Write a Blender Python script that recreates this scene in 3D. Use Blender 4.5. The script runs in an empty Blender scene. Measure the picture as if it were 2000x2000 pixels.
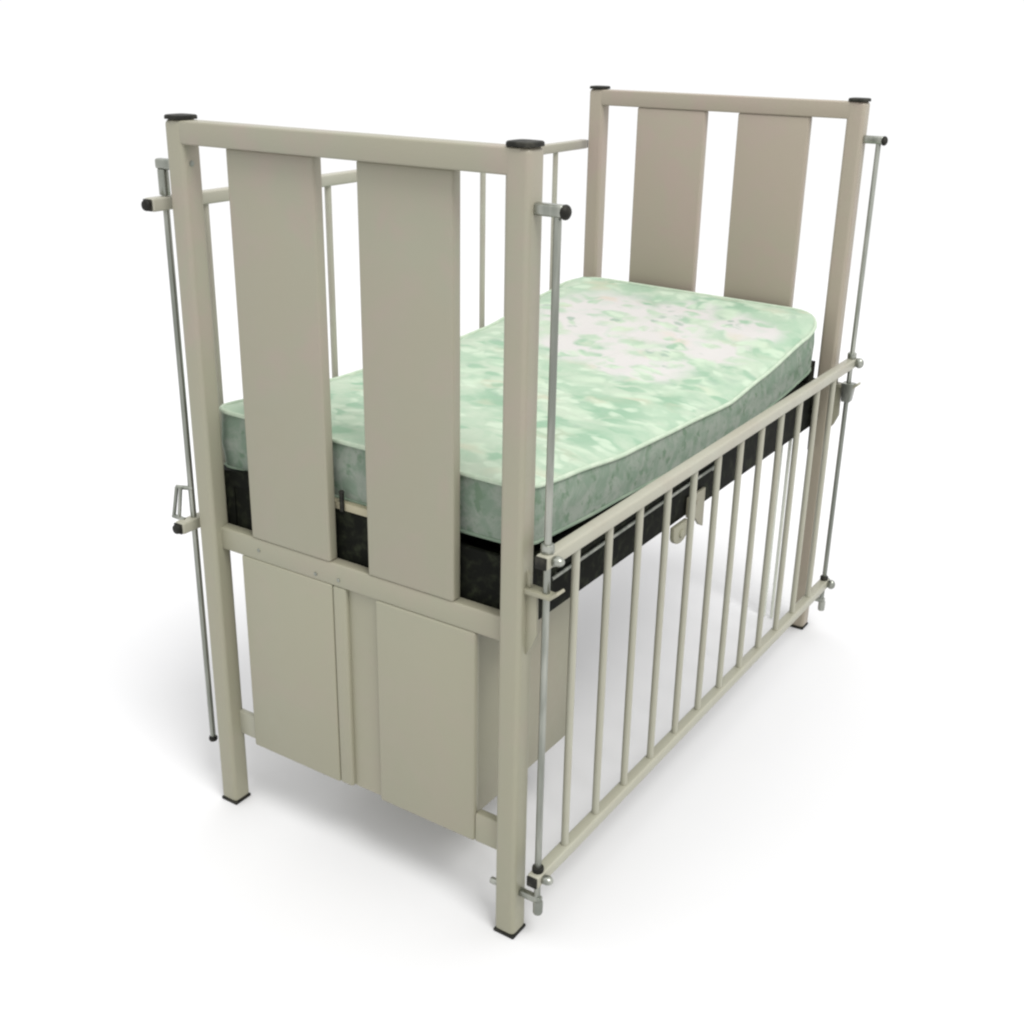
import bpy, bmesh, math, random
from mathutils import Vector, Matrix, noise
from mathutils.geometry import delaunay_2d_cdt

scene = bpy.context.scene
C = scene.collection

# ------------------------------------------------------------------ camera
cam_data = bpy.data.cameras.new("camera")
cam = bpy.data.objects.new("camera", cam_data)
C.objects.link(cam)
right = Vector((0.83172846, 0.55499384, 0.01447756))
up = Vector((-0.21625246, 0.29984373, 0.92915478))
fwd = Vector((-0.51133418, 0.77593529, -0.36940735))
loc = Vector((1.56804145, -1.36303113, 1.45963125))
M = Matrix(((right.x, up.x, -fwd.x, loc.x), (right.y, up.y, -fwd.y, loc.y),
            (right.z, up.z, -fwd.z, loc.z), (0, 0, 0, 1)))
cam.matrix_world = M
cam_data.sensor_width = 36.0
cam_data.lens = 2330.7 / 2000 * 36.0
cam_data.shift_x = (1000 - 986.57) / 2000
cam_data.shift_y = -(1000 - 968.09) / 2000
cam_data.clip_start = 0.05
cam_data.clip_end = 500
scene.camera = cam

# ------------------------------------------------------------------ light
world = bpy.data.worlds.new("World")
scene.world = world
world.use_nodes = True
bg = world.node_tree.nodes["Background"]
wn = world.node_tree      # white studio all round, brighter overhead
wtc = wn.nodes.new("ShaderNodeTexCoord")
wsep = wn.nodes.new("ShaderNodeSeparateXYZ")
wn.links.new(wtc.outputs["Generated"], wsep.inputs[0])
wmr = wn.nodes.new("ShaderNodeMapRange")
wmr.interpolation_type = 'SMOOTHSTEP'
wn.links.new(wsep.outputs["Z"], wmr.inputs[0])
wmr.inputs[1].default_value = 0.15
wmr.inputs[2].default_value = 0.95
wmr.inputs[3].default_value = 1.02
wmr.inputs[4].default_value = 1.55
bg.inputs[0].default_value = (1.0, 1.0, 1.0, 1)
wn.links.new(wmr.outputs[0], bg.inputs[1])

def area_lamp(name, pos, target, size, energy, color=(1, 1, 1)):
    ld = bpy.data.lights.new(name, 'AREA')
    ld.shape = 'SQUARE'
    ld.size = size
    ld.energy = energy
    ld.color = color
    o = bpy.data.objects.new(name, ld)
    C.objects.link(o)
    o.location = pos
    o.rotation_euler = (Vector(target) - Vector(pos)).to_track_quat('-Z', 'Y').to_euler()
    return o

area_lamp("softbox_lamp", (10.5, -4.6, 17.5), (0.35, 0.7, 0.4), 7.0, 2600, (1, 0.993, 0.98))

scene.view_settings.view_transform = 'Standard'
scene.view_settings.look = 'None'
scene.view_settings.exposure = 0
scene.view_settings.gamma = 1
scene.view_settings.use_curve_mapping = False
scene.cycles.filter_width = 2.3
scene.cycles.max_bounces = 8

# ------------------------------------------------------------------ materials
def srgb(r, g, b, k=0.705):
    f = lambda c: (c / 255 / 12.92) if c <= 10 else ((c / 255 + 0.055) / 1.055) ** 2.4
    return (f(r) * k, f(g) * k, f(b) * k, 1)

def new_mat(name, col, rough=0.5, metal=0.0, spec=0.5):
    m = bpy.data.materials.new(name)
    m.use_nodes = True
    b = m.node_tree.nodes["Principled BSDF"]
    b.inputs["Base Color"].default_value = col
    b.inputs["Roughness"].default_value = rough
    b.inputs["Metallic"].default_value = metal
    b.inputs["Specular IOR Level"].default_value = spec
    return m, m.node_tree, b

def N(nt, t, **kw):
    n = nt.nodes.new(t)
    for k, v in kw.items():
        setattr(n, k, v)
    return n

def mixc(nt, fac, a, b):
    n = N(nt, "ShaderNodeMix", data_type='RGBA')
    if isinstance(fac, (int, float)):
        n.inputs[0].default_value = fac
    else:
        nt.links.new(fac, n.inputs[0])
    for i, v in ((6, a), (7, b)):
        if isinstance(v, tuple):
            n.inputs[i].default_value = v
        else:
            nt.links.new(v, n.inputs[i])
    return n.outputs[2]

def ramp(nt, src, lo, hi):
    n = N(nt, "ShaderNodeMapRange", interpolation_type='SMOOTHSTEP')
    nt.links.new(src, n.inputs[0])
    n.inputs[1].default_value = lo
    n.inputs[2].default_value = hi
    return n.outputs[0]

def world_pos(nt):
    return N(nt, "ShaderNodeNewGeometry").outputs["Position"]

def noise_tex(nt, vec, scale, detail=3, rough=0.55, dist=0.0):
    n = N(nt, "ShaderNodeTexNoise")
    n.inputs["Scale"].default_value = scale
    n.inputs["Detail"].default_value = detail
    n.inputs["Roughness"].default_value = rough
    n.inputs["Distortion"].default_value = dist
    nt.links.new(vec, n.inputs["Vector"])
    return n.outputs["Fac"]

def enamel(name, c1, c2, c3, rough=0.42):
    """powder-coated steel: three close tints in broad uneven patches, faint orange peel"""
    m, nt, b = new_mat(name, c1, rough)
    v = world_pos(nt)
    f1 = ramp(nt, noise_tex(nt, v, 4.5, 2), 0.38, 0.64)
    f2 = ramp(nt, noise_tex(nt, v, 9.0, 3, 0.6, 0.4), 0.43, 0.70)
    col = mixc(nt, f2, mixc(nt, f1, c1, c2), c3)
    # camera colour cast put into the coat: more olive towards the bottom
    sp = N(nt, "ShaderNodeSeparateXYZ")
    nt.links.new(v, sp.inputs[0])
    low = N(nt, "ShaderNodeMapRange", interpolation_type='SMOOTHSTEP')
    nt.links.new(sp.outputs["Z"], low.inputs[0])
    for i_, q_ in ((1, 1.15), (2, 0.45), (3, 0.0), (4, 0.6)):
        low.inputs[i_].default_value = q_
    col = mixc(nt, low.outputs[0], col, (c1[0] * 0.985, c1[1] * 1.015, c1[2] * 0.965, 1))
    nt.links.new(col, b.inputs["Base Color"])
    r = N(nt, "ShaderNodeMapRange")
    nt.links.new(noise_tex(nt, v, 30, 3), r.inputs[0])
    r.inputs[3].default_value = rough - 0.08
    r.inputs[4].default_value = rough + 0.1
    nt.links.new(r.outputs[0], b.inputs["Roughness"])
    bp = N(nt, "ShaderNodeBump")
    bp.inputs["Strength"].default_value = 0.04
    bp.inputs["Distance"].default_value = 0.002
    nt.links.new(noise_tex(nt, v, 260, 2), bp.inputs["Height"])
    nt.links.new(bp.outputs[0], b.inputs["Normal"])
    return m

mat_enamel = enamel("beige_enamel", srgb(165, 161, 141), srgb(163, 162, 142), srgb(169, 159, 144))
mat_head = enamel("warm_beige_enamel", srgb(175, 164, 147), srgb(173, 165, 147), srgb(177, 162, 149))
mat_rail = enamel("pale_beige_enamel", srgb(180, 177, 161), srgb(183, 182, 167), srgb(178, 172, 158))
mat_pale = enamel("pale_enamel", srgb(236, 238, 228), srgb(244, 245, 238), srgb(230, 231, 222))

def steel():
    m, nt, b = new_mat("zinc_steel", srgb(180, 180, 175), 0.32, 0.85)
    v = world_pos(nt)
    mp = N(nt, "ShaderNodeMapping")
    mp.inputs["Scale"].default_value = (40, 40, 5)
    nt.links.new(v, mp.inputs[0])
    f = ramp(nt, noise_tex(nt, mp.outputs[0], 1.0, 3), 0.35, 0.7)
    nt.links.new(mixc(nt, f, srgb(148, 152, 143), srgb(196, 198, 188)), b.inputs["Base Color"])
    return m
mat_steel = steel()

mat_rubber, nt, b = new_mat("black_rubber", srgb(30, 31, 27), 0.6, 0, 0.2)
nt.links.new(mixc(nt, ramp(nt, noise_tex(nt, world_pos(nt), 60, 3), 0.4, 0.7), srgb(32, 32, 27), srgb(62, 61, 54)), b.inputs["Base Color"])

mat_base, nt, b = new_mat("black_painted_steel", srgb(20, 23, 16), 0.7, 0, 0.12)
f = ramp(nt, noise_tex(nt, world_pos(nt), 45, 5, 0.65), 0.45, 0.72)
nt.links.new(mixc(nt, f, srgb(13, 15, 9), srgb(44, 48, 34)), b.inputs["Base Color"])

def fabric_top():
    m, nt, b = new_mat("printed_ticking", (1, 1, 1, 1), 0.85, 0, 0.2)
    v = world_pos(nt)
    sep = N(nt, "ShaderNodeSeparateXYZ")
    # warp the lookup so that blotches have leafy uneven outlines
    nz = N(nt, "ShaderNodeTexNoise")
    nz.inputs["Scale"].default_value = 14
    nz.inputs["Detail"].default_value = 3
    nt.links.new(v, nz.inputs["Vector"])
    sub = N(nt, "ShaderNodeVectorMath", operation='SUBTRACT')
    nt.links.new(nz.outputs["Color"], sub.inputs[0])
    sub.inputs[1].default_value = (0.5, 0.5, 0.5)
    sc_ = N(nt, "ShaderNodeVectorMath", operation='SCALE')
    nt.links.new(sub.outputs[0], sc_.inputs[0])
    sc_.inputs["Scale"].default_value = 0.08
    add = N(nt, "ShaderNodeVectorMath", operation='ADD')
    nt.links.new(v, add.inputs[0])
    nt.links.new(sc_.outputs[0], add.inputs[1])
    w = add.outputs[0]

    def blob(x, y, rx, ry, src=w, lo=0.7, hi=1.0):
        mp = N(nt, "ShaderNodeMapping", vector_type='POINT')
        mp.inputs["Location"].default_value = (-x / rx, -y / ry, 0)
        mp.inputs["Scale"].default_value = (1 / rx, 1 / ry, 0)
        nt.links.new(src, mp.inputs[0])
        ln = N(nt, "ShaderNodeVectorMath", operation='LENGTH')
        nt.links.new(mp.outputs[0], ln.inputs[0])
        mr = N(nt, "ShaderNodeMapRange", interpolation_type='SMOOTHSTEP')
        nt.links.new(ln.outputs["Value"], mr.inputs[0])
        mr.inputs[1].default_value = lo
        mr.inputs[2].default_value = hi
        mr.inputs[3].default_value = 1
        mr.inputs[4].default_value = 0
        return mr.outputs[0]

    def math2(op, a, c):
        n = N(nt, "ShaderNodeMath", operation=op)
        for i, q in enumerate((a, c)):
            if isinstance(q, (int, float)):
                n.inputs[i].default_value = q
            else:
                nt.links.new(q, n.inputs[i])
        return n.outputs[0]

    green = srgb(174, 200, 175)
    green_d = srgb(150, 186, 158)
    green_l = srgb(196, 211, 190)
    cream = srgb(203, 203, 180)
    white = srgb(217, 214, 211)
    # leaf-sized shapes: warped cells, long across the bed
    def leaves(scale, off_, lo, hi, mscale, mlo, mhi):
        mp = N(nt, "ShaderNodeMapping")
        mp.inputs["Location"].default_value = off_
        mp.inputs["Scale"].default_value = (0.75, 1.0, 0.0)
        mp.inputs["Rotation"].default_value = (0, 0, off_[0])
        nt.links.new(w, mp.inputs[0])
        vo = N(nt, "ShaderNodeTexVoronoi")
        vo.inputs["Scale"].default_value = scale
        nt.links.new(mp.outputs[0], vo.inputs["Vector"])
        return math2('MULTIPLY', ramp(nt, vo.outputs["Distance"], hi, lo), ramp(nt, noise_tex(nt, mp.outputs[0], mscale, 2), mlo, mhi))

    base = mixc(nt, ramp(nt, noise_tex(nt, w, 9, 5, 0.62), 0.36, 0.64), green, green_l)
    for (x, y, rx, ry) in ((0.53, 0.56, 0.10, 0.075), (0.44, 1.29, 0.12, 0.05), (0.28, 1.23, 0.06, 0.05), (0.56, 0.36, 0.12, 0.06), (0.60, 0.70, 0.06, 0.07), (0.36, 0.45, 0.08, 0.06)):
        base = mixc(nt, math2('MULTIPLY', blob(x, y, rx, ry, w, 0.45, 1.0), 0.8), base, green_d)
    base = mixc(nt, math2('MULTIPLY', leaves(16, (0.7, 2.1, 0), 0.26, 0.50, 6, 0.42, 0.56), 0.8), base, srgb(206, 224, 200))
    base = mixc(nt, math2('MULTIPLY', leaves(14, (2.3, 0.4, 0), 0.18, 0.48, 6, 0.46, 0.62), 0.7), base, cream)
    base = mixc(nt, math2('MULTIPLY', leaves(21, (4.1, 1.3, 0), 0.24, 0.48, 8, 0.44, 0.56), 0.75), base, green_d)
    base = mixc(nt, math2('MULTIPLY', leaves(27, (1.2, 5.3, 0), 0.24, 0.46, 8, 0.42, 0.54), 0.75), base, srgb(210, 226, 204))
    # the pale printed group spread over the head half
    msk = None
    for (x, y, rx, ry) in ((0.20, 1.10, 0.17, 0.19), (0.38, 1.21, 0.10, 0.09), (0.39, 1.07, 0.11, 0.11), (0.54, 1.18, 0.11, 0.09), (0.56, 1.02, 0.08, 0.10), (0.44, 0.86, 0.13, 0.13), (0.28, 0.92, 0.13, 0.16), (0.48, 1.02, 0.08, 0.08)):
        q = blob(x, y, rx, ry, w, 0.55, 1.05)
        msk = q if msk is None else math2('MAXIMUM', msk, q)
    gaps = math2('MAXIMUM', leaves(17, (3.4, 2.2, 0), 0.28, 0.50, 7, 0.36, 0.48), leaves(25, (0.3, 3.2, 0), 0.26, 0.46, 9, 0.38, 0.50))
    keep = math2('SUBTRACT', 1.0, math2('MULTIPLY', gaps, 0.95))
    wh = mixc(nt, math2('MULTIPLY', leaves(26, (5.2, 0.9, 0), 0.2, 0.45, 9, 0.42, 0.56), 0.8), white, srgb(208, 213, 205))
    wh = mixc(nt, math2('MULTIPLY', leaves(13, (1.9, 1.1, 0), 0.2, 0.45, 5, 0.50, 0.62), 0.7), wh, srgb(218, 206, 190))
    base = mixc(nt, math2('MULTIPLY', msk, keep), base, wh)
    # small grey-green strokes in the group
    base = mixc(nt, math2('MULTIPLY', math2('MULTIPLY', leaves(30, (2.8, 4.4, 0), 0.18, 0.36, 10, 0.50, 0.60), 0.8), math2('ADD', math2('MULTIPLY', msk, 0.6), 0.4)), base, srgb(160, 180, 165))
    nt.links.new(base, b.inputs["Base Color"])
    bmp = N(nt, "ShaderNodeBump")
    bmp.inputs["Strength"].default_value = 0.25
    bmp.inputs["Distance"].default_value = 0.004
    nt.links.new(noise_tex(nt, w, 34, 4, 0.6), bmp.inputs["Height"])
    nt.links.new(bmp.outputs[0], b.inputs["Normal"])
    return m
mat_print = fabric_top()

def fabric_side():
    m, nt, b = new_mat("border_ticking", (1, 1, 1, 1), 0.9, 0, 0.15)
    v = world_pos(nt)
    f = ramp(nt, noise_tex(nt, v, 26, 5, 0.68, 0.6), 0.36, 0.62)
    col = mixc(nt, f, srgb(133, 152, 134), srgb(158, 167, 155))
    col = mixc(nt, ramp(nt, noise_tex(nt, v, 42, 3, 0.6), 0.54, 0.68), col, srgb(120, 142, 120))
    nt.links.new(col, b.inputs["Base Color"])
    bmp = N(nt, "ShaderNodeBump")
    bmp.inputs["Strength"].default_value = 0.35
    bmp.inputs["Distance"].default_value = 0.006
    nt.links.new(noise_tex(nt, v, 28, 4), bmp.inputs["Height"])
    nt.links.new(bmp.outputs[0], b.inputs["Normal"])
    return m
mat_side = fabric_side()
mat_piping, nt, b = new_mat("pale_green_piping", srgb(200, 216, 192), 0.8, 0, 0.2)
nt.links.new(mixc(nt, ramp(nt, noise_tex(nt, world_pos(nt), 50, 2), 0.4, 0.65), srgb(196, 214, 190), srgb(208, 222, 200)), b.inputs["Base Color"])

mat_piping2, nt, b = new_mat("grey_green_piping", srgb(160, 178, 156), 0.85, 0, 0.15)
nt.links.new(mixc(nt, ramp(nt, noise_tex(nt, world_pos(nt), 12, 2), 0.4, 0.65), srgb(136, 154, 135), srgb(160, 174, 154)), b.inputs["Base Color"])
mat_floor, nt, b = new_mat("white_studio_floor", (0.86, 0.86, 0.86, 1), 0.75, 0, 0.1)
f = noise_tex(nt, world_pos(nt), 3.0, 4)
nt.links.new(mixc(nt, f, (0.632, 0.632, 0.638, 1), (0.642, 0.642, 0.648, 1)), b.inputs["Base Color"])

# ------------------------------------------------------------------ mesh helpers
def merge(dst, src):
    me = bpy.data.meshes.new("tmp")
    src.to_mesh(me)
    src.free()
    dst.from_mesh(me)
    bpy.data.meshes.remove(me)

def box(bm, x0, x1, y0, y1, z0, z1, bev=0.003, seg=2):
    t = bmesh.new()
    bmesh.ops.create_cube(t, size=1)
    for v in t.verts:
        v.co = Vector(((x0 + x1) / 2 + v.co.x * (x1 - x0), (y0 + y1) / 2 + v.co.y * (y1 - y0), (z0 + z1) / 2 + v.co.z * (z1 - z0)))
    if bev > 0:
        bev = min(bev, 0.49 * min(x1 - x0, y1 - y0, z1 - z0))
        bmesh.ops.bevel(t, geom=list(t.edges), offset=bev, segments=seg, profile=0.5, affect='EDGES')
    merge(bm, t)

def cyl(bm, p0, p1, r, seg=16, r2=None, bev=0.0):
    p0, p1 = Vector(p0), Vector(p1)
    t = bmesh.new()
    d = p1 - p0
    bmesh.ops.create_cone(t, cap_ends=True, segments=seg, radius1=r, radius2=r if r2 is None else r2, depth=d.length)
    if bev > 0:
        es = [e for e in t.edges if abs(e.verts[0].co.z - e.verts[1].co.z) < 1e-6]
        bmesh.ops.bevel(t, geom=es, offset=bev, segments=2, profile=0.5, affect='EDGES')
    t.transform(Matrix.Translation((p0 + p1) / 2) @ d.to_track_quat('Z', 'Y').to_matrix().to_4x4())
    merge(bm, t)

def ball(bm, c, rx, ry, rz, seg=16):
    t = bmesh.new()
    bmesh.ops.create_uvsphere(t, u_segments=seg, v_segments=seg // 2, radius=1)
    for v in t.verts:
        v.co = Vector((c[0] + v.co.x * rx, c[1] + v.co.y * ry, c[2] + v.co.z * rz))
    merge(bm, t)

def prism(bm, pts, axis, a0, a1, bev=0.0012):
    """extrude a 2-D outline along an axis ('x' or 'y'); pts are (y or x, z)"""
    t = bmesh.new()
    mk = (lambda q, a: (a, q[0], q[1])) if axis == 'x' else (lambda q, a: (q[0], a, q[1]))
    lo = [t.verts.new(mk(q, a0)) for q in pts]
    hi = [t.verts.new(mk(q, a1)) for q in pts]
    t.faces.new(lo)
    t.faces.new(list(reversed(hi)))
    n = len(pts)
    for i in range(n):
        j = (i + 1) % n
        t.faces.new((lo[j], lo[i], hi[i], hi[j]))
    bmesh.ops.recalc_face_normals(t, faces=list(t.faces))
    if bev > 0:
        bmesh.ops.bevel(t, geom=list(t.edges), offset=bev, segments=2, profile=0.5, affect='EDGES')
    merge(bm, t)

def wpos(o):
    p = Vector(o.location)
    while o.parent:
        o = o.parent
        p += o.location
    return p

def obj(name, bm, mat, parent=None, angle=35):
    """link a bmesh as ONE mesh object with its origin at the middle of its base"""
    xs = [v.co.x for v in bm.verts]; ys = [v.co.y for v in bm.verts]; zs = [v.co.z for v in bm.verts]
    base = Vector(((min(xs) + max(xs)) / 2, (min(ys) + max(ys)) / 2, min(zs)))
    bmesh.ops.translate(bm, verts=list(bm.verts), vec=-base)
    bmesh.ops.recalc_face_normals(bm, faces=list(bm.faces))
    me = bpy.data.meshes.new(name)
    bm.to_mesh(me)
    bm.free()
    for p in me.polygons:
        p.use_smooth = True
    me.set_sharp_from_angle(angle=math.radians(angle))
    me.materials.append(mat)
    o = bpy.data.objects.new(name, me)
    C.objects.link(o)
    if parent:
        o.parent = parent
        o.location = base - wpos(parent)
    else:
        o.location = base
    return o

def dup(o, parent, delta):
    c = o.copy()
    C.objects.link(c)
    c.parent = parent
    base = wpos(o) + Vector(delta)
    c.location = base - wpos(parent)
    for ch in o.children:
        d = ch.copy()
        C.objects.link(d)
        d.parent = c
    return c

# ------------------------------------------------------------------ setting
bm = bmesh.new()
bmesh.ops.create_grid(bm, x_segments=4, y_segments=4, size=6)
floor = obj("floor", bm, mat_floor)
floor["kind"] = "structure"
floor["label"] = "seamless white studio floor under the cot"

# ------------------------------------------------------------------ the cot
W, L, P, H = 0.70, 1.4086, 0.0402, 1.3063

cot = bpy.data.objects.new("hospital_cot", None)
C.objects.link(cot)
cot.location = (W / 2, L / 2, 0)
cot["label"] = "beige enamelled steel hospital cot with dropped side rail"
cot["category"] = "cot"

# posts, each with a black top cap and foot
def make_post():
    bm = bmesh.new()
    box(bm, 0, P, 0, P, 0.004, H, 0.0085, 5)
    post = obj("post", bm, mat_enamel, cot)
    bm = bmesh.new()
    t = bmesh.new()
    bmesh.ops.create_cone(t, cap_ends=True, segments=28, radius1=0.5, radius2=0.5, depth=1)
    for v in t.verts:   # a rounded-square dome
        a = math.atan2(v.co.y, v.co.x)
        k = (abs(math.cos(a)) ** 3.5 + abs(math.sin(a)) ** 3.5) ** (-1 / 3.5)
        r = (P / 2 + 0.0026) * k
        v.co = Vector((P / 2 + r * math.cos(a), P / 2 + r * math.sin(a), H + 0.0002 + (v.co.z + 0.5) * 0.0066))
    es = [e for e in t.edges if e.verts[0].co.z > H + 0.005 and e.verts[1].co.z > H + 0.005]
    bmesh.ops.bevel(t, geom=es, offset=0.004, segments=3, profile=0.6, affect='EDGES')
    merge(bm, t)
    obj("post_cap", bm, mat_rubber, post)
    bm = bmesh.new()
    box(bm, -0.0006, P + 0.0006, -0.0006, P + 0.0006, 0.0, 0.0062, 0.0022, 3)
    obj("foot_cap", bm, mat_rubber, post)
    return post
post0 = make_post()
for (dx, dy) in ((W - P, 0), (0, L - P), (W - P, L - P)):
    q = dup(post0, cot, (dx, dy, 0))
for q in [o for o in bpy.data.objects if o.name.startswith("post.")]:
    if wpos(q).y > 1:
        q.data = q.data.copy() if q.data.users > 1 and q.data.materials[0] != mat_head else q.data
        q.data.materials[0] = mat_head

# end boards
def end_board(y0, mat, mid, panels):
    """rails and two tall panels between a pair of posts; y0 is the near face of the posts"""
    m0, m1, mz0, mz1 = mid
    for (nm, d0, d1, za, zc) in (("top_rail", 0.0006, 0.034, 1.2685, 1.3055), ("middle_rail", m0, m1, mz0, mz1)):
        bm = bmesh.new()
        box(bm, P - 0.026, W - P + 0.026, y0 + d0, y0 + d1, za, zc, 0.0035, 3)
        obj(nm, bm, mat, cot)
    p0, p1, spans = panels
    for (a, c) in spans:
        bm = bmesh.new()
        box(bm, a, c, y0 + p0, y0 + p1, mz1 - 0.0003, 1.2688, 0.0045, 3)
        obj("panel", bm, mat, cot)

end_board(0.0, mat_enamel, (0.0175, 0.0412, 0.5540, 0.5972), (0.0160, 0.0375, ((0.1192, 0.3036), (0.3873, 0.5635))))
end_board(L - P, mat_head, (0.003, 0.036, 0.566, 0.607), (0.0035, 0.0255, ((0.136, 0.318), (0.401, 0.575))))

# lower sheet of the foot end: two panels, a folded edge and a recessed seam
zlo, zhi = 0.1515, 0.5545
bm = bmesh.new()
box(bm, 0.0888, 0.3040, 0.0165, 0.0275, zlo, zhi, 0.0035, 3)
lp = obj("lower_panel", bm, mat_enamel, cot)
bm = bmesh.new()
box(bm, 0.3043, 0.3345, 0.0175, 0.0320, zlo + 0.0003, zhi, 0.005, 3)
obj("edge_strip", bm, mat_enamel, lp)
bm = bmesh.new()
box(bm, 0.3994, 0.6058, 0.0165, 0.0320, zlo, zhi, 0.0055, 4)
obj("lower_panel", bm, mat_enamel, cot)
bm = bmesh.new()
box(bm, 0.330, 0.404, 0.0270, 0.0315, zlo + 0.0005, zhi - 0.0005, 0.001, 1)
obj("seam_strip", bm, mat_enamel, cot)
bm = bmesh.new()
box(bm, 0.6055, W - P + 0.026, 0.0185, 0.0370, zlo + 0.0004, 0.2100, 0.004, 3)
obj("bottom_rail", bm, mat_enamel, cot)
bm = bmesh.new()
box(bm, P - 0.010, 0.0895, 0.0280, 0.0390, zlo + 0.002, 0.2050, 0.003, 3)
obj("bottom_rail", bm, mat_rail, cot)

# screws on the middle rail, one more on the post
for (sx, sz) in ((0.133, 0.575), (0.268, 0.566), (0.320, 0.568)):
    bm = bmesh.new()
    cyl(bm, (sx, 0.019, sz), (sx, 0.0160, sz), 0.0035, 12, None, 0.0008)
    obj("screw", bm, mat_steel, cot)
bm = bmesh.new()
cyl(bm, (P - 0.002, 0.017, 1.238), (P + 0.0012, 0.017, 1.238), 0.0048, 14, None, 0.0006)
obj("screw", bm, mat_steel, cot)

# storage box behind the lower panels
bm = bmesh.new()
box(bm, 0.122, 0.580, 0.034, 0.385, 0.1695, 0.548, 0.003, 2)
boxo = obj("storage_box", bm, mat_enamel, cot)

# pale upright strip at the head end
bm = bmesh.new()
cyl(bm, (0.5865, 1.385, 0.003), (0.5865, 1.385, 0.5665), 0.0042, 14)
strip = obj("thin_upright", bm, mat_pale, cot)
dup(strip, cot, (0.021, 0, 0))

# ------------------------------------------------------------------ base frame
bm = bmesh.new()
zb, zt = 0.550, 0.672
box(bm, 0.646, 0.660, 0.0405, L - P - 0.0005, zb, zt, 0.002, 2)
box(bm, 0.040, 0.054, 0.0415, L - P - 0.0005, zb, 0.690, 0.002, 2)
box(bm, 0.0575, 0.6455, 0.0418, 0.052, zb, 0.687, 0.002, 2)
box(bm, 0.0545, 0.6455, 1.356, 1.3675, zb, 0.687, 0.002, 2)
box(bm, 0.0545, 0.6455, 0.0525, 1.3555, 0.640, 0.650, 0, 1)      # spring deck
prism(bm, [(0.010, 0.580), (0.056, 0.580), (0.056, zt), (0.120, zt), (0.120, 0.708), (0.070, 0.703), (0.010, 0.698)], "y", 0.0408, 0.066, 0.001)
frame = obj("base_frame", bm, mat_base, cot)

bm = bmesh.new()      # raised backrest deck under the head of the mattress
prism(bm, [(0.93, 0.650), (1.335, 0.698), (1.335, 0.708), (0.93, 0.668)], 'x', 0.06, 0.64, 0.001)
prism(bm, [(1.31, 0.672), (1.345, 0.672), (1.345, 0.720), (1.31, 0.712)], 'x', 0.635, 0.662, 0.001)
obj("backrest_deck", bm, mat_base, frame)

bm = bmesh.new()
box(bm, 0.24, 0.44, 0.0412, 0.075, 0.6875, 0.702, 0.002, 2)
obj("slat_end", bm, enamel("cream_slat", srgb(186, 178, 150), srgb(176, 166, 146), srgb(190, 184, 160)), frame)
bm = bmesh.new()
cyl(bm, (0.316, 0.0385, 0.688), (0.316, 0.0385, 0.722), 0.0042, 12, None, 0.001)
ball(bm, (0.316, 0.0385, 0.722), 0.0055, 0.004, 0.004, 12)
obj("peg", bm, mat_rubber, frame)

bm = bmesh.new()      # thin bright rod along the side of the frame
cyl(bm, (0.664, 0.15, 0.614), (0.664, 0.80, 0.621), 0.0034, 12)
for yy in (0.17, 0.47, 0.78):
    cyl(bm, (0.655, yy, 0.615), (0.664, yy, 0.615), 0.003, 10)
obj("pull_rod", bm, mat_steel, frame)

# hanger tab and bracket in the middle of the frame
bm = bmesh.new()
n = 14
pts = [(0.596, 0.5495), (0.660, 0.5495)] + [(0.628 + 0.032 * math.cos(math.pi * i / n), 0.530 - 0.022 * math.sin(math.pi * i / n)) for i in range(n + 1)]
pts = [pts[0]] + list(reversed(pts[2:])) + [pts[1]]
prism(bm, pts, 'x', 0.662, 0.672, 0.002)
cyl(bm, (0.6625, 0.628, 0.528), (0.676, 0.628, 0.528), 0.009, 16, None, 0.002)
obj("hanger_tab", bm, mat_enamel, frame)
bm = bmesh.new()
pts = [(0.664, 0.590), (0.740, 0.590), (0.740, 0.505), (0.722, 0.514), (0.702, 0.534), (0.680, 0.546), (0.664, 0.548)]
prism(bm, pts, 'x', 0.662, 0.668, 0.001)
cyl(bm, (0.667, 0.703, 0.570), (0.6695, 0.703, 0.570), 0.006, 14, None, 0.001)
obj("hanger_bracket", bm, mat_enamel, frame)

# ------------------------------------------------------------------ guide rods with their brackets
XR, XL = 0.7335, -0.0335
def guide_rod(x, y, z0, z1, right):
    s = 1 if right else -1
    bm = bmesh.new()
    cyl(bm, (x, y, z0), (x, y, z1), 0.0056, 18, None, 0.0015)
    rod = obj("guide_rod", bm, mat_steel, cot)
    face = W if right else 0.0
    bm = bmesh.new()
    ztop = 1.227 if right else 1.233
    a, c = sorted((face - s * 0.002, x + s * 0.011))
    box(bm, a, c, y - 0.008, y + 0.008, ztop - 0.009, ztop + 0.008, 0.004, 3)
    obj("rod_bracket", bm, mat_steel, rod)
    bm = bmesh.new()
    if right:
        ball(bm, (x + 0.012, y, ztop - 0.0015), 0.0075, 0.0105, 0.0105)
        obj("end_plug", bm, mat_rubber, rod)
    else:
        cyl(bm, (x, y, z0 - 0.008), (x, y, z0 + 0.002), 0.0085, 16, None, 0.003)
        obj("end_plug", bm, mat_rubber, rod)
    return rod

rodA = guide_rod(XR, P / 2, 0.075, 1.225, True)
rodD = guide_rod(XR, L - P / 2, 0.075, 1.225, True)
rodL = guide_rod(XL, P / 2, 0.122, 1.231, False)

# sleeve thicker above the raised rail
bm = bmesh.new()
cyl(bm, (XL, P / 2, 1.182), (XL, P / 2, 1.224), 0.0092, 18, None, 0.001)
obj("sleeve", bm, mat_steel, rodL)

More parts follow.
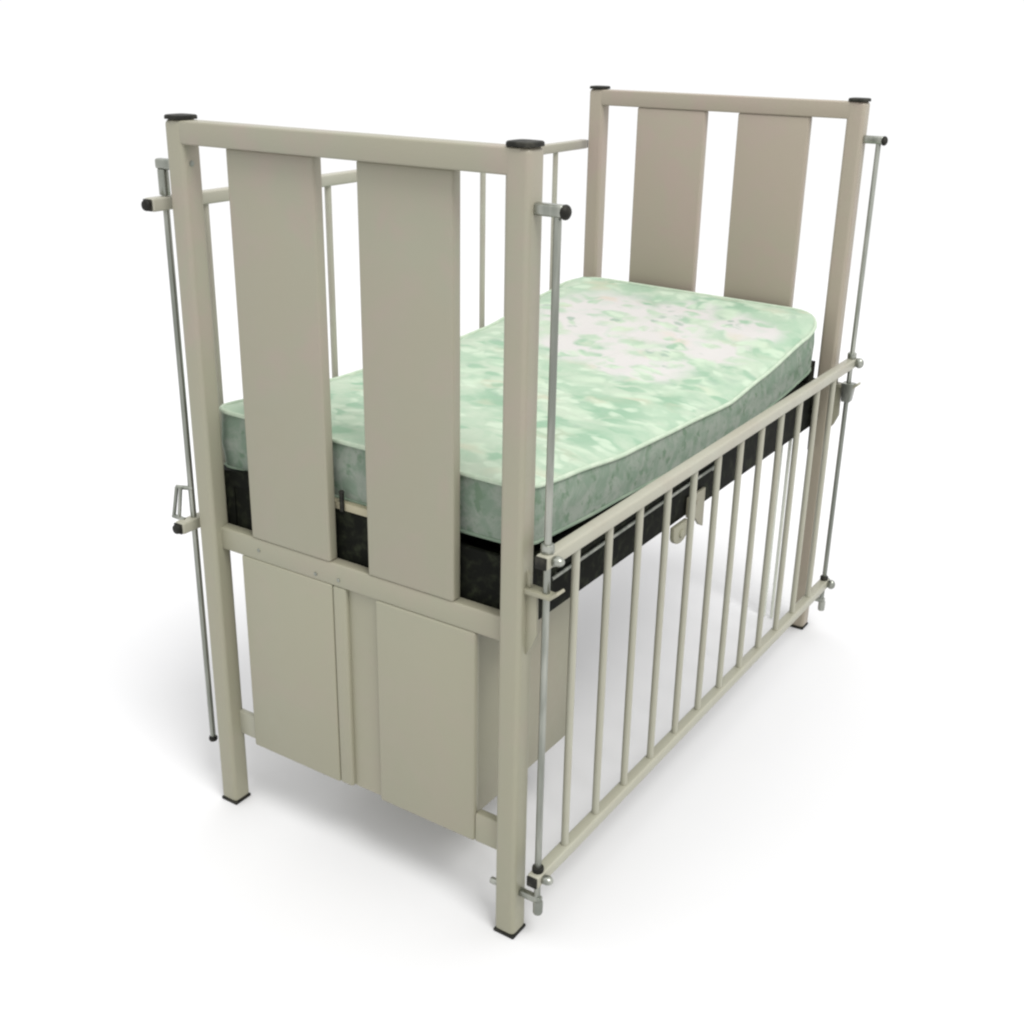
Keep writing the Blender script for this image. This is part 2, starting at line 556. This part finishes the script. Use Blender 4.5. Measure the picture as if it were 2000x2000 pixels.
for rod, y in ((rodA, P / 2), (rodD, L - P / 2)):
    # foot bracket and hanging knob
    bm = bmesh.new()
    box(bm, W - 0.002, XR + 0.008, y - 0.006, y + 0.006, 0.083, 0.096, 0.003, 2)
    obj("rod_bracket", bm, mat_steel, rod)
    if rod is rodA:
        bm = bmesh.new()
        cyl(bm, (W - 0.06, y, 0.086), (W - 0.039, y, 0.086), 0.006, 14, None, 0.0015)
        obj("bolt_head", bm, mat_steel, rod)
    bm = bmesh.new()
    cyl(bm, (XR + 0.002, y, 0.060), (XR + 0.002, y, 0.088), 0.0085, 16, None, 0.004)
    obj("knob", bm, mat_steel, rod)
    # catch plate with upturned tip and gusset on the post
    bm = bmesh.new()
    pts = [(W - 0.001, 0.655), (XR + 0.012, 0.655), (XR + 0.027, 0.668), (XR + 0.024, 0.672), (XR + 0.010, 0.661), (W - 0.001, 0.664)]
    prism(bm, pts, 'y', y - 0.011, y + 0.011, 0.001)
    pts = [(W - 0.001, 0.655), (W + 0.018, 0.655), (W + 0.020, 0.585), (W + 0.010, 0.560), (W - 0.001, 0.545)]
    prism(bm, pts, 'y', y - 0.003, y + 0.003, 0.001)
    pts = [(W - 0.001, 0.664), (W + 0.007, 0.664), (W + 0.006, 0.684), (W - 0.001, 0.692)]
    prism(bm, pts, 'y', y - 0.004, y + 0.004, 0.001)
    obj("catch_plate", bm, mat_enamel, rod)

# black straps that hang off the frame corners beside the posts
for y0, y1 in ((0.046, 0.058), (1.345, 1.357)):
    bm = bmesh.new()
    box(bm, 0.6605, 0.674, y0, y1, 0.600, 0.650, 0.002, 2)
    prism(bm, [(y0 + 0.001, 0.602), (y1 - 0.001, 0.602), (y1 + 0.002, 0.500), (y0 + 0.004, 0.496)], 'x', 0.664, 0.672, 0.001)
    cyl(bm, (0.672, (y0 + y1) / 2, 0.585), (0.680, (y0 + y1) / 2, 0.585), 0.007, 12, None, 0.002)
    obj("strap", bm, mat_rubber, frame)

# ------------------------------------------------------------------ side rails
T = 0.0110
ZTOP, ZBOT = 0.717, 0.136
def side_rail(xc, lift, y0, y1):
    bm = bmesh.new()
    for zc in (ZTOP, ZBOT):
        box(bm, xc - T, xc + T, y0, y1, zc + lift - T, zc + lift + T, 0.0035, 3)
    rail = obj("side_rail", bm, mat_rail, cot)
    bm = bmesh.new()
    yb = 0.106
    cyl(bm, (xc, yb, ZBOT + lift + T - 0.003), (xc, yb, ZTOP + lift - T + 0.003), 0.0066, 16)
    bar = obj("bar", bm, mat_rail, rail)
    for k in range(1, 12):
        dup(bar, rail, (0, 0.106 * k, 0))
    # open tube ends with plugs, and slider lugs beyond the rods
    for zc in (ZTOP, ZBOT):
        for (ye, s) in ((y0, -1), (y1, 1)):
            bm = bmesh.new()
            a, c = sorted((ye + s * 0.0005, ye + s * 0.004))
            box(bm, xc - T + 0.0012, xc + T - 0.0012, a, c, zc + lift - T + 0.0012, zc + lift + T - 0.0012, 0.0015, 2)
            if lift > 0 and s < 0:
                cyl(bm, (xc, ye - 0.002, zc + lift), (xc, ye - 0.010, zc + lift), 0.0095, 18, None, 0.004)
            obj("end_plug", bm, mat_rubber, rail)
    return rail

railR = side_rail(XR, 0.0, 0.004, L - 0.006)
railL = side_rail(XL, 0.452, -0.016, L + 0.004)

# collars and lugs where the lowered rail rides on its rods
for y, s in ((P / 2, -1), (L - P / 2, 1)):
    bm = bmesh.new()
    cyl(bm, (XR, y, ZTOP + T), (XR, y, ZTOP + T + 0.014), 0.0105, 18, None, 0.002)
    obj("collar", bm, mat_steel, railR)
    bm = bmesh.new()
    cyl(bm, (XR, y, ZBOT + T), (XR, y, ZBOT + T + 0.010), 0.0100, 18, None, 0.002)
    obj("collar", bm, mat_rubber, railR)
    for zc in (ZTOP, ZBOT):
        bm = bmesh.new()
        ball(bm, (XR + 0.019, y + s * 0.001, zc + 0.002), 0.011, 0.009, 0.0125 if s > 0 else 0.008)
        box(bm, XR + 0.008, XR + 0.018, y - 0.006, y + 0.006, zc - 0.007, zc + 0.007, 0.003, 2)
        obj("slider_lug", bm, mat_steel, railR)
# tapered catch under the far end of the lowered rail
bm = bmesh.new()
y = L - P / 2
prism(bm, [(XR - 0.014, 0.668), (XR + 0.016, 0.668), (XR + 0.010, 0.622), (XR - 0.010, 0.622)], 'y', y - 0.012, y + 0.012, 0.002)
obj("catch", bm, mat_steel, rodD)

# latch lever at the foot of the raised rail
bm = bmesh.new()
cyl(bm, (XL - 0.030, 0.000, 0.600), (XL - 0.020, 0.004, 0.658), 0.0035, 12)
cyl(bm, (XL - 0.016, 0.000, 0.600), (XL - 0.010, 0.004, 0.658), 0.0035, 12)
cyl(bm, (XL - 0.022, 0.004, 0.658), (XL + 0.004, P / 2, 0.656), 0.0040, 12)
cyl(bm, (XL - 0.032, 0.000, 0.600), (XL - 0.004, 0.002, 0.598), 0.0040, 12)
obj("latch_lever", bm, mat_steel, railL)

# ------------------------------------------------------------------ mattress
def lerp_tab(tab, q):
    if q <= tab[0][0]:
        return tab[0][1]
    for (a, va), (c, vc) in zip(tab, tab[1:]):
        if q <= c:
            t = (q - a) / (c - a)
            t = t * t * (3 - 2 * t) * 0.5 + t * 0.5
            return va + (vc - va) * t
    return tab[-1][1]

TOPL = [(0.05, 0.806), (0.31, 0.788), (0.40, 0.783), (0.75, 0.779), (0.92, 0.785), (1.18, 0.821), (1.345, 0.842)]
TOPR = [(0.05, 0.803), (0.18, 0.790), (0.37, 0.770), (0.60, 0.760), (0.81, 0.750), (0.97, 0.766), (1.23, 0.800), (1.345, 0.832)]
BOTL = [(0.05, 0.697), (0.40, 0.682), (0.90, 0.682), (1.345, 0.715)]
BOTR = [(0.05, 0.704), (0.30, 0.690), (0.60, 0.676), (0.81, 0.673), (0.97, 0.676), (1.08, 0.686), (1.345, 0.714)]
MX0, MX1, MY0, MY1 = 0.004, 0.673, 0.055, 1.347

def mz(tl, tr, x, y):
    u = min(1, max(0, (x - MX0) / (MX1 - MX0)))
    return lerp_tab(tl, y) * (1 - u) + lerp_tab(tr, y) * u

def outline(inset=0.0):
    """rounded rectangle, wider radius at the head end, evenly resampled"""
    pts = []
    def arc(cx, cy, r, a0, a1):
        for i in range(13):
            a = math.radians(a0 + (a1 - a0) * i / 12)
            pts.append((cx + r * math.cos(a), cy + r * math.sin(a)))
    x0, x1, y0, y1 = MX0 + inset, MX1 - inset, MY0 + inset, MY1 - inset
    rf, rh = max(0.004, 0.036 - inset), max(0.004, 0.085 - inset)
    arc(x1 - rf, y0 + rf, rf, -90, 0)
    arc(x1 - rh, y1 - rh, rh, 0, 90)
    arc(x0 + rh, y1 - rh, rh, 90, 180)
    arc(x0 + rf, y0 + rf, rf, 180, 270)
    seg = []
    tot = 0
    for i in range(len(pts)):
        a, c = pts[i], pts[(i + 1) % len(pts)]
        d = math.hypot(c[0] - a[0], c[1] - a[1])
        seg.append((tot, d, a, c))
        tot += d
    out = []
    n = 220
    for k in range(n):
        s = tot * k / n
        for (t0, d, a, c) in seg:
            if t0 <= s <= t0 + d and d > 1e-9:
                t = (s - t0) / d
                out.append((a[0] + (c[0] - a[0]) * t, a[1] + (c[1] - a[1]) * t))
                break
    return out

def wob(x, y, z, amp, f):
    return amp * noise.noise(Vector((x * f, y * f, z * f)))

mattress = bpy.data.objects.new("mattress", None)
C.objects.link(mattress)
mattress.location = ((MX0 + MX1) / 2, (MY0 + MY1) / 2, 0.672)
mattress["label"] = "mint green patterned cot mattress with piped edges"
mattress["category"] = "mattress"

O = outline()
NO = len(O)
# border: several rings from bottom to top with a slight bulge
bm = bmesh.new()
rings = []
NR = 8
for j in range(NR + 1):
    t = j / NR
    ring = []
    for i, (x, y) in enumerate(O):
        zb_ = mz(BOTL, BOTR, x, y)
        zt_ = mz(TOPL, TOPR, x, y)
        a, c = O[i - 1], O[(i + 1) % NO]
        nx, ny = c[1] - a[1], -(c[0] - a[0])
        l = math.hypot(nx, ny) or 1
        bulge = 0.004 * math.sin(math.pi * t) + wob(x, y, t, 0.003, 9) * math.sin(math.pi * t)
        ring.append(bm.verts.new((x + nx / l * bulge, y + ny / l * bulge, zb_ + (zt_ - zb_) * t)))
    rings.append(ring)
for j in range(NR):
    for i in range(NO):
        k = (i + 1) % NO
        bm.faces.new((rings[j][i], rings[j][k], rings[j + 1][k], rings[j + 1][i]))
bm.faces.new(list(reversed(rings[0])))
obj("border", bm, mat_side, mattress, 60)

# printed top cover: triangulated over the outline, gently crowned and lumpy
def cover_z(X, Y):
    d = max(0.0, min(X - MX0, MX1 - X, Y - MY0, MY1 - Y))
    e = min(1.0, d / 0.07)
    crown = 0.009 * (1 - (1 - e) ** 2) + 0.007 * (1 - (1 - min(1, d / 0.33)) ** 3)
    lump = (wob(X, Y, 0.3, 0.004, 9) + wob(X, Y, 4.3, 0.0024, 21)) * e
    return mz(TOPL, TOPR, X, Y) + crown + lump

pts = [Vector(p) for p in O]
for ins in (0.004, 0.010, 0.018):
    pts += [Vector(p) for p in outline(ins)]
gx = MX0 + 0.028
while gx < MX1 - 0.027:
    gy = MY0 + 0.028
    while gy < MY1 - 0.027:
        ex, ey = min(gx - MX0, MX1 - gx), min(gy - MY0, MY1 - gy)
        if ex + ey > 0.11:
            pts.append(Vector((gx, gy)))
        gy += 0.011
    gx += 0.011
cv, ce, cf, *_ = delaunay_2d_cdt(pts, [(i, (i + 1) % NO) for i in range(NO)], [], 1, 1e-6)
bm = bmesh.new()
vs = [bm.verts.new((q.x, q.y, cover_z(q.x, q.y))) for q in cv]
for f_ in cf:
    bm.faces.new([vs[i] for i in f_])
bmesh.ops.delete(bm, geom=[v for v in bm.verts if not v.link_faces], context='VERTS')
obj("printed_cover", bm, mat_print, mattress, 60)

def piping(tl, tr, r, outward, dz):
    bm = bmesh.new()
    cols = []
    for i, (x, y) in enumerate(O):
        a, c = O[i - 1], O[(i + 1) % NO]
        tx, ty = c[0] - a[0], c[1] - a[1]
        l = math.hypot(tx, ty) or 1
        nx, ny = ty / l, -tx / l
        z = mz(tl, tr, x, y) + dz
        px, py = x + nx * outward, y + ny * outward
        cols.append([bm.verts.new((px + nx * r * math.cos(q), py + ny * r * math.cos(q), z + r * math.sin(q)))
                     for q in [2 * math.pi * h / 8 for h in range(8)]])
    for i in range(NO):
        k = (i + 1) % NO
        for h in range(8):
            g = (h + 1) % 8
            bm.faces.new((cols[i][h], cols[k][h], cols[k][g], cols[i][g]))
    return bm
obj("piping", piping(TOPL, TOPR, 0.0042, 0.0015, 0.0005), mat_piping, mattress, 80)
obj("piping", piping(BOTL, BOTR, 0.0034, 0.0002, 0.003), mat_piping2, mattress, 80)
